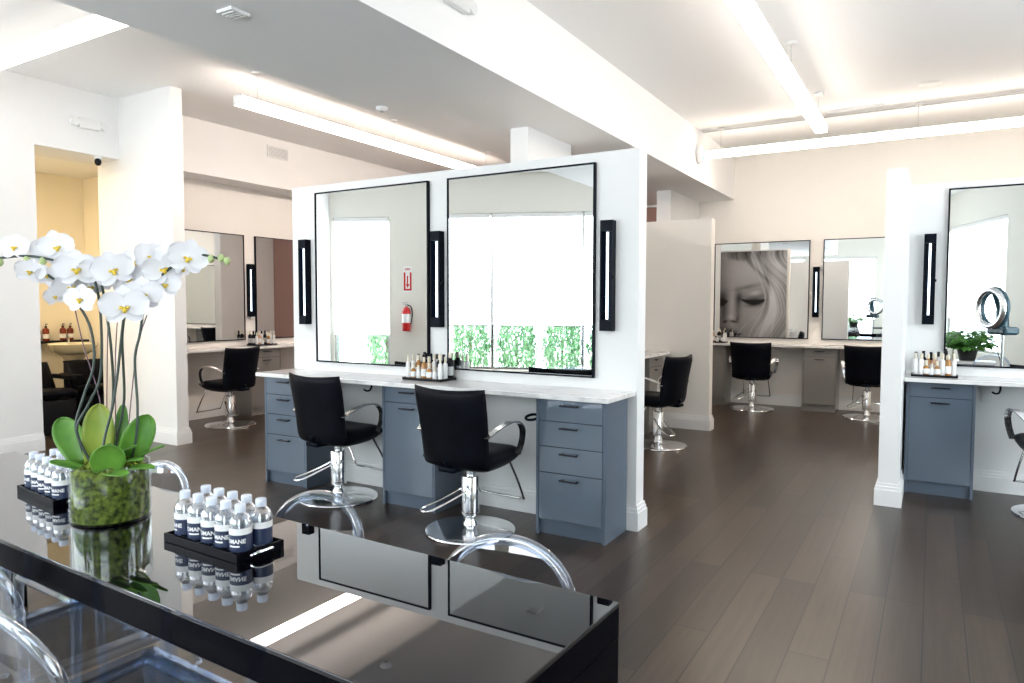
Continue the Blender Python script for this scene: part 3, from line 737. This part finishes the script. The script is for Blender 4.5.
# ------------------------------------------------------------------ hair product bottles
def product(kind,h,r,m,capm,label,loc,group):
    if kind=='tube': prof=[(0,0),(r*.9,0),(r,.004),(r,h*.62),(r*.9,h*.70),(r*.45,h*.74),(r*.45,h*.76)]
    elif kind=='jar': prof=[(0,0),(r*.92,0),(r,.004),(r,h*.45),(r*.8,h*.58),(r*.35,h*.66),(r*.35,h*.7)]
    else: prof=[(0,0),(r*.92,0),(r,.006),(r,h*.66),(r*.7,h*.73),(r*.36,h*.77),(r*.36,h*.8)]
    zt=prof[-1][1]
    t=MB().lathe(prof+[(0,zt)],14,caps=False).build('product_bottle',M[m]); t.location=loc; tag(t,label,'bottle',group)
    MB().lathe([(0,zt-.002),(r*.5,zt-.002),(r*.5,h-.003),(r*.4,h),(0,h)],12,caps=False).build('bottle_cap',M[capm],t)
    if m in ('amber','peach','black_plastic'):
        MB().lathe([(r+.0004,h*.15),(r+.0008,h*.15),(r+.0008,h*.48),(r+.0004,h*.48)],14,caps=False).build('bottle_label',M['white_label' if m!='black_plastic' else 'grey_plastic'],t)
def product_tray(where,x,y,z,rz,kinds,w=.34,d=.17):
    o=empty('product_tray','small dark tray of hair products on the %s'%where,'tray',(x,y,z),rz,'trays of hair products')
    MB().box(-w/2,w/2,-d/2,d/2,0,.006).build('tray_base',M['black_plastic'],o)
    rm=MB()
    for a in ((-w/2,w/2,-d/2,-d/2+.006),(-w/2,w/2,d/2-.006,d/2),(-w/2,-w/2+.006,-d/2,d/2),(w/2-.006,w/2,-d/2,d/2)): rm.box(*a,0,.018)
    rm.build('tray_rim',M['black_plastic'],o)
    T=Matrix.Translation((x,y,z+.0065))@Matrix.Rotation(rz,4,'Z')
    names={'w':('tube',.175,.017,'white_label','cream_cap','white tube with a cream cap'),'a':('pump',.165,.020,'amber','cream_cap','amber bottle with a cream cap'),
           'b':('pump',.185,.022,'black_plastic','black_plastic','black bottle'),'p':('tube',.170,.026,'peach','cream_cap','peach-coloured bottle with a cream cap'),
           's':('jar',.10,.018,'white_label','cream_cap','small white jar with a cream stopper'),'o':('jar',.12,.022,'amber','cream_cap','short amber jar with a cream stopper'),
           'k':('pump',.19,.027,'black_plastic','cream_cap','tall black bottle with a cream cap'),'g':('pump',.18,.02,'white_plastic','black_plastic','white bottle with a black cap')}
    cols={}
    for r_,row in enumerate(kinds):
        for i,k in enumerate(row):
            cols.setdefault(k,[]).append((r_,i,len(row)))
    for k,L in cols.items():
        kd,h,r,m,c,nm=names[k]
        for (r_,i,n) in L:
            p=T@Vector((-w/2+.028+(w-.056)*i/(max(1,n-1)),-d/2+.034+r_*(d-.068)/max(1,len(kinds)-1),0))
            lab=nm+' on the '+where+' product tray'
            product(kd,h*random.uniform(.95,1.04),r,m,c,lab,p,'%s, %s'%(nm,where))
product_tray('central counter',-3.165,4.12,.90,0,['wosaosw','wabpwkw','gbbgbk'],.35,.19)
product_tray('right station counter',.02,6.38,.90,0,['wwosowaw','wwapwaw','gbbgbw'],.31,.17)
product_tray('left wall counter',-7.78,6.45,.90,PI/2,['wsaw','bpbw','kbgw'],.34,.2)
product_tray('back wall counter',-2.72,10.52,.90,0,['asw','pkg'],.24,.16)

# ------------------------------------------------------------------ suspended linear lamps
def linear(label,p0,p1,z,cables,lm='lamp'):
    (x0,y0),(x1,y1)=p0,p1; L=math.dist(p0,p1); a=math.atan2(y1-y0,x1-x0)
    t=empty('linear_lamp',label,'ceiling lamp',(x0,y0,z),a,'suspended white linear lamps')
    w=.055; h=.085
    MB().box(0,L,-w,w,.012,h).box(-.004,-.0002,-w-.002,w+.002,0,h+.001).box(L+.0002,L+.004,-w-.002,w+.002,0,h+.001).build('housing',M['white_plastic'],t)
    MB().box(.004,L-.004,-w+.002,w-.002,0,.0119).box(.004,L-.004,-w-.0015,-w,.002,.072).box(.004,L-.004,w,w+.0015,.002,.072).build('diffuser',M[lm],t)
    MB().box(.02,L-.02,-w+.01,w-.01,h,h+.002).build('added_uplight_strip',M['lamp_up'],t)
    for c in cables:
        MB().tube([(c,0,h),(c,0,ZC-z)],.0018,6).build('cable',M['grey_plastic'],t)
        MB().lathe([(0,ZC-z-.018),(.045,ZC-z-.018),(.05,ZC-z),(0,ZC-z)],20,T=Matrix.Translation((c,0,0)),caps=False).build('ceiling_canopy',M['white_plastic'],t)
linear('bright linear lamp at the upper left, running towards the dropped beam',(-7.3,2.73),(-4.0,2.73),3.28,[.5,2.8],'lamp_near')
linear('long linear lamp hanging over the left aisle behind the central partition',(-5.56,4.38),(-5.56,9.2),3.29,[.22,2.2,4.2],'lamp_aisle')
linear('linear lamp at the upper right running away from the viewer',(-1.08,3.6),(-1.08,8.25),3.29,[.8,2.75,4.4],'lamp_right')
linear('long linear lamp crossing in front of the back wall at the upper right',(-2.50,8.93),(4.2,8.93),3.29,[.18,2.3,4.4,6.4],'lamp_back')

# ------------------------------------------------------------------ ceiling and wall fittings
def emergency(label,T):
    t=empty('emergency_light',label,'emergency light',(0,0,0),0,'white two-head emergency lights'); t.matrix_world=T
    MB().rbox(-.11,.11,-.055,0,-.055,.055,.012).build('housing',M['white_plastic'],t)
    for s_ in (-1,1):
        hd=MB().lathe([(0,-.04),(.038,-.04),(.045,0),(.042,.012),(0,.012)],18,T=Matrix.Translation((s_*.145,-.04,0))@Matrix.Rotation(PI/2,4,'X'),caps=False).build('lamp_head',M['white_plastic'],t)
emergency('white emergency light on the left header above the shampoo room opening',Matrix.Translation((-7.55,4.10,3.30))@Matrix.Rotation(PI/2,4,'Z'))
emergency('white emergency light on the side of the dropped beam at the top edge',Matrix.Translation((-2.58,3.62,3.315))@Matrix.Rotation(PI/2,4,'Z'))
def vent(label,T,w,h,n):
    t=empty('air_vent',label,'vent',(0,0,0),0); t.matrix_world=T
    MB().box(-w/2,w/2,-.012,0,-h/2,h/2).build('backing',M['grey_plastic'],t)
    b=MB()
    b.box(-w/2-.015,w/2+.015,-.016,0,h/2,h/2+.015).box(-w/2-.015,w/2+.015,-.016,0,-h/2-.015,-h/2).box(-w/2-.015,-w/2,-.016,0,-h/2,h/2).box(w/2,w/2+.015,-.016,0,-h/2,h/2)
    b.build('vent_frame',M['white_plastic'],t)
    g=MB()
    for k in range(n):
        z=-h/2+h*(k+.5)/n; g.box(-w/2,w/2,-.02,-.012,z-h/n*.22,z+h/n*.22)
    g.build('louvres',M['white_plastic'],t)
vent('grey louvred air vent on the header above the left wall mirrors',Matrix.Translation((-7.55,6.56,3.46))@Matrix.Rotation(PI/2,4,'Z'),.32,.13,8)
vent('slim white slot diffuser in the ceiling near the back lamp',Matrix.Translation((-.82,8.78,ZC))@Matrix.Rotation(PI/2,4,'X'),.55,.07,3)
vent('small square flush vent in the underside of the dropped beam',Matrix.Translation((-3.26,2.55,3.01))@Matrix.Rotation(PI/2,4,'X'),.09,.09,4)
o=MB().lathe([(0,-.008),(.09,-.008),(.10,0),(0,0)],36,caps=False).build('ceiling_speaker',M['white_plastic']); o.location=(-.09,8.2,ZC); tag(o,'flush round white speaker in the ceiling at the upper right','speaker')
t=empty('security_camera','small black and white security camera under the left header','security camera',(-7.60,4.22,3.0))
MB().lathe([(0,-.03),(.04,-.03),(.045,0),(0,0)],20,caps=False).build('mount',M['white_plastic'],t)
MB().ball((0.02,-.01,-.06),.034,14,10,(1,1,1.2)).build('camera_ball',M['black_plastic'],t)
t=empty('exit_light','small round white and green exit light on the beam face by the back lamp','exit light',(-2.58,8.85,3.33))
MB().lathe([(0,0),(.11,0),(.12,.02),(.11,.05),(.07,.07),(0,.075)],26,T=Matrix.Rotation(PI/2,4,'Y'),caps=False).build('housing',M['white_plastic'],t)
MB().rbox(.07,.082,-.02,.02,-.07,.05,.004).build('green_indicator',mat('green_indicator',(.05,.4,.15),.3,emit=(.15,.8,.35),es=.6),t)
t=empty('smoke_detector','small white smoke detector on the beam underside edge above the left lamp','smoke detector',(-3.80,4.35,3.01))
MB().lathe([(0,-.03),(.03,-.03),(.045,-.018),(.05,0),(0,0)],22,caps=False).build('detector_body',M['white_plastic'],t)
MB().lathe([(0,-.036),(.012,-.036),(.014,-.03),(0,-.03)],12,caps=False).build('sensor',M['grey_plastic'],t)

# ------------------------------------------------------------------ shampoo room
def shampoo(label,y):
    t=empty('shampoo_unit',label,'shampoo chair',(-8.98,y,0),0,'shampoo basins with black chairs')
    def bw(u,v):
        a=2*PI*u; r=(.04,.16,.235,.27,.262,.20,.10,.05)[min(7,int(v*7.001))]; z=(.83,.83,.88,.955,.965,.91,.76,.72)[min(7,int(v*7.001))]
        return (-.18+r*math.cos(a)*1.05,r*math.sin(a),z)
    MB().grid(bw,28,8,wrapu=True).build('basin',M['cream_basin'],t)
    MB().tube([(-.28,0,.0),(-.27,0,.74)],.07,14).build('pedestal',M['black_plastic'],t)
    MB().tube(smoothpath([(-.38,.05,.93),(-.38,.05,1.02),(-.32,.05,1.04)],4),.012,8).build('faucet',M['chrome'],t)
    def sm(a,b): return (.45+b*.27,a*.25,.44+.02*b),(0,0,1),.06
    superp(sm,1,12,12).build('seat',M['leather'],t)
    def bk(a,b): return (.16-b*.10,a*.25,.60+b*.17),(1,0,.45),.045
    superp(bk,1,12,12).build('backrest',M['leather'],t)
    for s_ in (-1,1): MB().rbox(.10,.55,s_*.29-.03,s_*.29+.03,.58,.63,.012).rbox(.36,.42,s_*.29-.02,s_*.29+.02,.05,.58,.01).build('armrest',M['leather'],t)
    MB().rbox(.2,.66,-.26,.26,0,.38,.02).build('chair_base',M['black_plastic'],t)
shampoo('cream shampoo basin with black chair, nearer the opening jamb',4.05)
shampoo('cream shampoo basin with black chair, farther into the yellow room',4.72)
o=MB().rbox(-9.598,-9.50,3.3,5.1,.955,.985,.004).build('wall_shelf',M['black_plastic']); tag(o,'dark shelf on the yellow wall above the shampoo basins','shelf')
for i,(y,l) in enumerate([(4.50,'first'),(4.60,'second'),(4.80,'third'),(4.89,'fourth')]):
    t=MB().lathe([(0,0),(.034,0),(.036,.006),(.036,.13),(.03,.15),(.013,.16),(.013,.17),(0,.17)],18,caps=False).build('pump_bottle',M['brown_red_bottle'],loc=(-9.55,y,.9855))
    tag(t,'brown-red pump bottle on the dark shelf, %s from the left'%l,'bottle','pump bottles on the shampoo room shelf')
    MB().lathe([(0,.168),(.015,.168),(.015,.185),(.005,.187),(.005,.215),(0,.215)],12,caps=False).tube([(0,0,.212),(.04,0,.208)],.005,6).build('pump',M['black_plastic'],t)
    MB().lathe([(.0362,.03),(.0366,.03),(.0366,.085),(.0362,.085)],18,caps=False).build('bottle_label',M['white_label'],t)
t=empty('added_downlight','added unseen warm downlight that brightens the yellow shampoo room','ceiling lamp',(-8.35,3.15,3.08))  # added lamp, kept out of sight, to brighten the yellow walls
MB().lathe([(.09,-.006),(.115,-.006),(.12,0),(.09,0)],26,caps=False).build('trim_ring',M['white_plastic'],t)
MB().lathe([(0,-.003),(.09,-.003),(.09,-.001),(0,-.001)],26,caps=False).build('lamp_lens',mat('added_downlight_glow',(1,1,1),.5,emit=(1,.80,.52),es=300),t)

# ------------------------------------------------------------------ portrait on the far side of the far partition
def vn(x,y):
    def h(i,j):
        t=math.sin(i*127.1+j*311.7)*43758.5453; return t-math.floor(t)
    i,j=math.floor(x),math.floor(y); a,b=x-i,y-j; a=a*a*(3-2*a); b=b*b*(3-2*b)
    return (h(i,j)*(1-a)+h(i+1,j)*a)*(1-b)+(h(i,j+1)*(1-a)+h(i+1,j+1)*a)*b
def sst(e0,e1,x):
    t_=min(1,max(0,(x-e0)/(e1-e0))); return t_*t_*(3-2*t_)
def gs(u,v,cu,cv,su,sv,rot=0):
    du,dv=u-cu,v-cv; c,s_=math.cos(rot),math.sin(rot); a=du*c+dv*s_; b=-du*s_+dv*c
    return math.exp(-(a/su)**2-(b/sv)**2)
def arc(u,v,cu,cv,hw,bend,th):
    """dark curved stroke centred at cu,cv, half width hw, sagging by bend"""
    x=(u-cu)/hw
    if abs(x)>1.25: return 0
    y=cv+bend*(1-x*x); w=th*max(.15,1-.75*x*x) if abs(x)<1 else th*.12
    return math.exp(-((v-y)/w)**2)*(1-sst(.9,1.25,abs(x)))
def tone(u,v):
    k=.60+.10*gs(u,v,.40,.22,.3,.16)+.10*gs(u,v,.60,.72,.14,.13)-.10*sst(.6,1,v)
    k-=.26*sst(.30,.0,u)
    k-=.20*sst(.58,.80,u)*sst(.25,.6,v)
    # eye on the lit side
    k-=.36*gs(u,v,.56,.49,.17,.075,-.1)
    k+=.42*gs(u,v,.57,.455,.095,.030,-.12)
    k-=.62*arc(u,v,.555,.525,.17,.028,.028)
    k-=.22*gs(u,v,.55,.585,.13,.022,-.08)
    k-=.30*gs(u,v,.35,.50,.05,.07)
    # brow
    k-=.24*gs(u,v,.46,.385,.19,.022,-.16)
    # eye in the shadow
    k-=.50*arc(u,v,.04,.54,.14,.02,.035); k-=.22*gs(u,v,.05,.49,.12,.06)
    # nose
    k-=.26*gs(u,v,.33,.62,.045,.16,-.08)
    k+=.15*gs(u,v,.245,.58,.035,.18)
    k+=.22*gs(u,v,.225,.715,.045,.035)
    k-=.26*gs(u,v,.13,.62,.05,.18)
    k-=.50*gs(u,v,.265,.762,.05,.014,.1); k-=.30*gs(u,v,.15,.765,.03,.014,-.2)
    k-=.22*gs(u,v,.325,.735,.022,.035,.3)
    # mouth
    k-=.30*gs(u,v,.23,.872,.125,.030,.16); k-=.45*arc(u,v,.22,.900,.16,.012,.020)
    k-=.24*gs(u,v,.23,.940,.11,.030); k+=.12*gs(u,v,.24,.935,.04,.01)
    k-=.14*gs(u,v,.24,.995,.12,.02)
    # hair: parted at the top, sweeping over the brow and down the lit side
    edge=.40+.34*sst(.0,.42,v)-.02*math.sin(v*9)-.24*sst(.62,1.05,v)
    top=.07+.10*u
    hs=max(sst(edge-.025,edge+.035,u),sst(top+.02,top-.03,v)*.95)
    d=u-edge
    flow=d*26+2.2*math.sin(v*4.2+1.0)+3.0*vn(u*3.0,v*1.6)
    fine=vn(flow*2.2,v*2.0); coarse=vn(flow*.55+7,v*1.3)
    hv=.30+.42*coarse+.30*(fine-.5)
    hv+=.22*gs(u,v,.80,.55,.10,.4,.2)-.25*sst(.16,.0,v)-.22*gs(u,v,.74,.34,.04,.16,-.25)
    # loose bright locks crossing in front
    for c0,c1,c2,w in ((.47,.42,-.30,.010),(.52,.46,-.22,.012),(.60,.40,-.10,.009),(.44,.50,-.52,.008)):
        x=c0+c1*math.sin(min(1,v/.75)*1.35)*.75+c2*sst(.45,1.0,v)
        g=math.exp(-((u-x)/w)**2); hs=max(hs,g*.6*sst(.02,.12,v)); hv+=.16*g
    k=k*(1-hs)+hv*hs
    k+=.03*(vn(u*60,v*60)-.5)
    return min(.93,max(.03,k))
def portrait():
    NX,NY=110,146; W,Hh=1.24,1.66; x0,z0=-3.47,.76
    v_=[(x0+W*i/NX,0,z0+Hh*(1-j/NY)) for j in range(NY+1) for i in range(NX+1)]
    f_=[(j*(NX+1)+i,j*(NX+1)+i+1,(j+1)*(NX+1)+i+1,(j+1)*(NX+1)+i) for j in range(NY) for i in range(NX)]
    t=empty('portrait_canvas','large black and white close-up face portrait, seen in the far mirror','painting',(0,8.25,0))
    me=bpy.data.meshes.new('painted_face'); me.from_pydata([(x,.036,z) for x,_,z in v_],[],f_)
    at=me.color_attributes.new('tone','FLOAT_COLOR','POINT')
    for i in range(len(v_)):
        g_=tone((i%(NX+1))/NX,(i//(NX+1))/NY)**1.2
        at.data[i].color=(g_,g_*1.03,g_*1.10,1)
    m=mat('portrait_paint',(.5,.5,.5),.45); n,l=nodes(m); a_=n.new('ShaderNodeAttribute'); a_.attribute_name='tone'
    l.new(a_.outputs['Color'],n['Principled BSDF'].inputs['Base Color']); me.materials.append(m)
    o=bpy.data.objects.new('painted_face',me); C.objects.link(o); o.parent=t
    MB().box(x0-.02,x0+W+.02,0,.0355,z0-.02,z0+Hh+.02).build('canvas_frame',M['white_plastic'],t)
portrait()

# ------------------------------------------------------------------ fire extinguisher and its sign on the front wall
def on_front(s,z,off=0): return Tf@Matrix.Translation((s,off,z))
t=empty('fire_extinguisher','red fire extinguisher on the front wall, seen in the left central mirror','fire extinguisher'); t.matrix_world=on_front(1.40,1.0,.09)
MB().lathe([(0,0),(.065,0),(.072,.01),(.072,.33),(.05,.385),(.022,.40),(.022,.42),(0,.42)],26,caps=False).build('cylinder',M['red'],t)
MB().lathe([(.0725,.14),(.073,.14),(.073,.29),(.0725,.29)],26,caps=False).build('paper_label',M['white_label'],t)
MB().rbox(-.02,.02,-.02,.02,.415,.46,.004).rbox(-.07,.03,-.01,.01,.455,.468,.003).rbox(-.07,.03,-.01,.01,.48,.493,.003).build('valve_handle',M['satin'],t)
MB().tube(smoothpath([(.02,0,.44),(.09,.02,.41),(.11,.02,.28),(.085,.02,.12)],6),.011,8).build('hose',M['black_plastic'],t)
MB().rbox(-.03,.03,-.09,-.06,.1,.36,.003).build('wall_bracket',M['satin'],t)
t=empty('extinguisher_sign','red and white fire extinguisher sign with a down arrow, above the extinguisher','sign'); t.matrix_world=on_front(1.40,1.66,0)
MB().box(-.075,.075,.001,.005,0,.44).build('sign_board',M['white_label'],t)
MB().box(-.07,-.038,.005,.007,.03,.34).box(.038,.07,.005,.007,.03,.34).box(-.038,.038,.005,.007,.03,.06).build('red_bars',M['red'],t)
MB().add([(-.012,.007,.28),(.012,.007,.28),(.012,.007,.14),(.035,.007,.14),(0,.007,.07),(-.035,.007,.14),(-.012,.007,.14)],[(0,1,2,6),(5,3,4)]).build('down_arrow',M['red'],t)
me=text_mesh('FIRE',.055,.001); me.materials.append(M['red']); o=bpy.data.objects.new('sign_lettering',me); C.objects.link(o); o.parent=t
o.matrix_local=Matrix.Translation((0,.007,.39))@Matrix.Rotation(PI,4,'Z')@Matrix.Rotation(PI/2,4,'X')

# ------------------------------------------------------------------ hair processors (ring heads on stands), potted plant
def processor(label,loc,rz,D=.24):
    t=empty('hair_processor',label,'hair dryer',loc,rz,'ring-shaped hair processors on stands')
    MB().tube([(D*math.cos(a),0,1.42+D*math.sin(a)) for a in [2*PI*k/40 for k in range(40)]],.035,12,closed=True,flat=1.0).build('ring_head',M['chrome'],t)
    MB().tube([(D*math.cos(a),.035,1.42+D*math.sin(a)) for a in [2*PI*k/40 for k in range(40)]],.04,12,closed=True).build('ring_shell',M['petrol'],t)
    MB().tube(smoothpath([(.02,.04,1.66),(.13,.16,1.64),(.16,.26,1.42),(.15,.27,1.18)],6),[.03]*6+[.06]*7+[.07]*6,12).build('arm',M['petrol'],t)
    MB().rbox(-.02,.30,.17,.37,1.09,1.19,.03).build('control_box',M['petrol'],t)
    MB().tube([(.14,.27,.08),(.14,.27,1.10)],.018,12).build('stand_pole',M['satin'],t)
    b=MB()
    for k in range(5):
        a=2*PI*k/5; b.tube([(.14,.27,.09),(.14+.26*math.cos(a),.27+.26*math.sin(a),.05)],.014,8).ball((.14+.26*math.cos(a),.27+.26*math.sin(a),.025),.025,8,6)
    b.build('wheeled_base',M['black_plastic'],t)
    MB().tube(smoothpath([(.2,.3,1.10),(.3,.33,.9),(.24,.36,.6),(.3,.34,.3),(.34,.3,.01)],5),.005,6).build('power_cord',M['black_plastic'],t)
processor('ring-shaped hair processor reflected in the right station mirror',(.60,2.75,0),PI+1.0,.22)
processor('ring-shaped hair processor reflected in the back mirror, nearer the window edge',(-1.45,-1.55,0),PI+.2,.2)
processor('ring-shaped hair processor reflected in the back mirror, beside the cream partition edge',(-2.45,-1.55,0),PI-.2,.2)
t=empty('low_console','low white console holding the potted plant, reflected in the right mirror','console',(.45,.78,0))
MB().rbox(-.35,.35,-.2,.2,.60,.64,.004).build('console_top',M['white_plastic'],t)
MB().box(-.33,.33,-.18,.18,.04,.60).build('console_body',M['cab'],t)
MB().box(-.30,.30,-.15,.15,0,.04).build('plinth',M['black_plastic'],t)
def potplant(label,loc,n=70,R=.3,hh=.36,seed=1):
    rg=random.Random(seed); t=empty('potted_plant',label,'plant',loc,0)
    MB().lathe([(0,0),(.10,0),(.13,.15),(.135,.16),(.12,.16),(.115,.14),(0,.14)],24,caps=False).build('pot',M['soil_pot'],t)
    mb=MB(); st=MB()
    for k in range(n):
        a=rg.uniform(0,2*PI); r=R*rg.uniform(.2,1)**.6; h=.14+hh*rg.uniform(.3,1)*(1-.45*(r/R)**2)
        p=Vector((r*math.cos(a),r*math.sin(a),h)); d=Vector((math.cos(a),math.sin(a),rg.uniform(-.5,.35))).normalized(); sd=d.cross(Vector((0,0,1))).normalized(); w=rg.uniform(.035,.06); L=rg.uniform(.09,.15)
        nn=sd.cross(d)
        mb.add([p,p+d*L*.4+sd*w-nn*.01,p+d*L-nn*.03,p+d*L*.4-sd*w-nn*.01,p+d*L*.45+nn*.012],[(0,1,4),(1,2,4),(2,3,4),(3,0,4)],True)
        st.tube([(p.x*.15,p.y*.15,.13),(p.x*.6,p.y*.6,h*.75),tuple(p)],.003,4)
    mb.build('foliage',M['plant'],t); st.build('plant_stems',M['plant'],t)
potplant('bushy green potted plant on the low console, reflected in the right mirror',(.45,.76,.64),260,.29,.36)
t=empty('display_table','low dark display table by the front window, reflected in the back mirror','table',(-2.0,-2.75,0),math.radians(-22))
MB().rbox(-.9,.9,-.25,.25,.74,.78,.004).build('display_top',M['black_plastic'],t)
for sx in (-1,1):
    for sy in (-1,1): MB().box(sx*.85-.025,sx*.85+.025,sy*.2-.025,sy*.2+.025,0,.74).build('leg',M['black_metal'],t)
potplant('green potted plant on the display table by the front window',(-2.1,-2.70,.78),60,.3,.3,5)

# ------------------------------------------------------------------ shrubs outside the front windows
def shrub_mesh(seed,n=2600):
    rg=random.Random(seed); mb=MB()
    for k in range(n):
        a=rg.uniform(0,2*PI); z=rg.uniform(.1,1); r=(1-.55*max(0,z-.45)**1.2-.25*(1-z))*rg.uniform(.25,1)**.45
        r*=.9+.2*noise.noise(Vector((math.cos(a)*2,math.sin(a)*2,z*3+seed)))
        p=Vector((r*math.cos(a),r*math.sin(a),z)); d=Vector((rg.uniform(-1,1),rg.uniform(-1,1),rg.uniform(-.5,1))).normalized(); sd=d.cross(Vector((rg.uniform(-1,1),rg.uniform(-1,1),.3))).normalized()
        L=.09; w=.03
        mb.add([p,p+d*L*.5+sd*w,p+d*L,p+d*L*.5-sd*w],[(0,1,2,3)],False)
    return mb
sm=None
k=0
SN=['narrow window by the extinguisher','left end of the wide window','left part of the wide window','middle of the wide window','right part of the wide window','right end of the wide window','window near the corner','front corner']
for s_,hh in ((.55,1.45),(2.2,1.35),(3.1,1.3),(3.95,1.25),(4.8,1.4),(5.7,1.55),(6.7,1.3),(7.6,1.35)):
    p=Tf@Vector((s_,-1.35,-.05))
    t=empty('garden_shrub','leafy green shrub outside the %s'%SN[k],'shrub',p,k*1.3,'shrubs outside the front windows')
    if sm is None: sm=shrub_mesh(1).build('foliage',M['shrub'],t); fo=sm
    else: fo=sm.copy(); C.objects.link(fo); fo.parent=t
    fo.scale=(.47,.47,hh)
    MB().tube([(0,0,0),(.02,0,.7*hh)],.03,8).build('trunk',M['bark'],t)
    k+=1
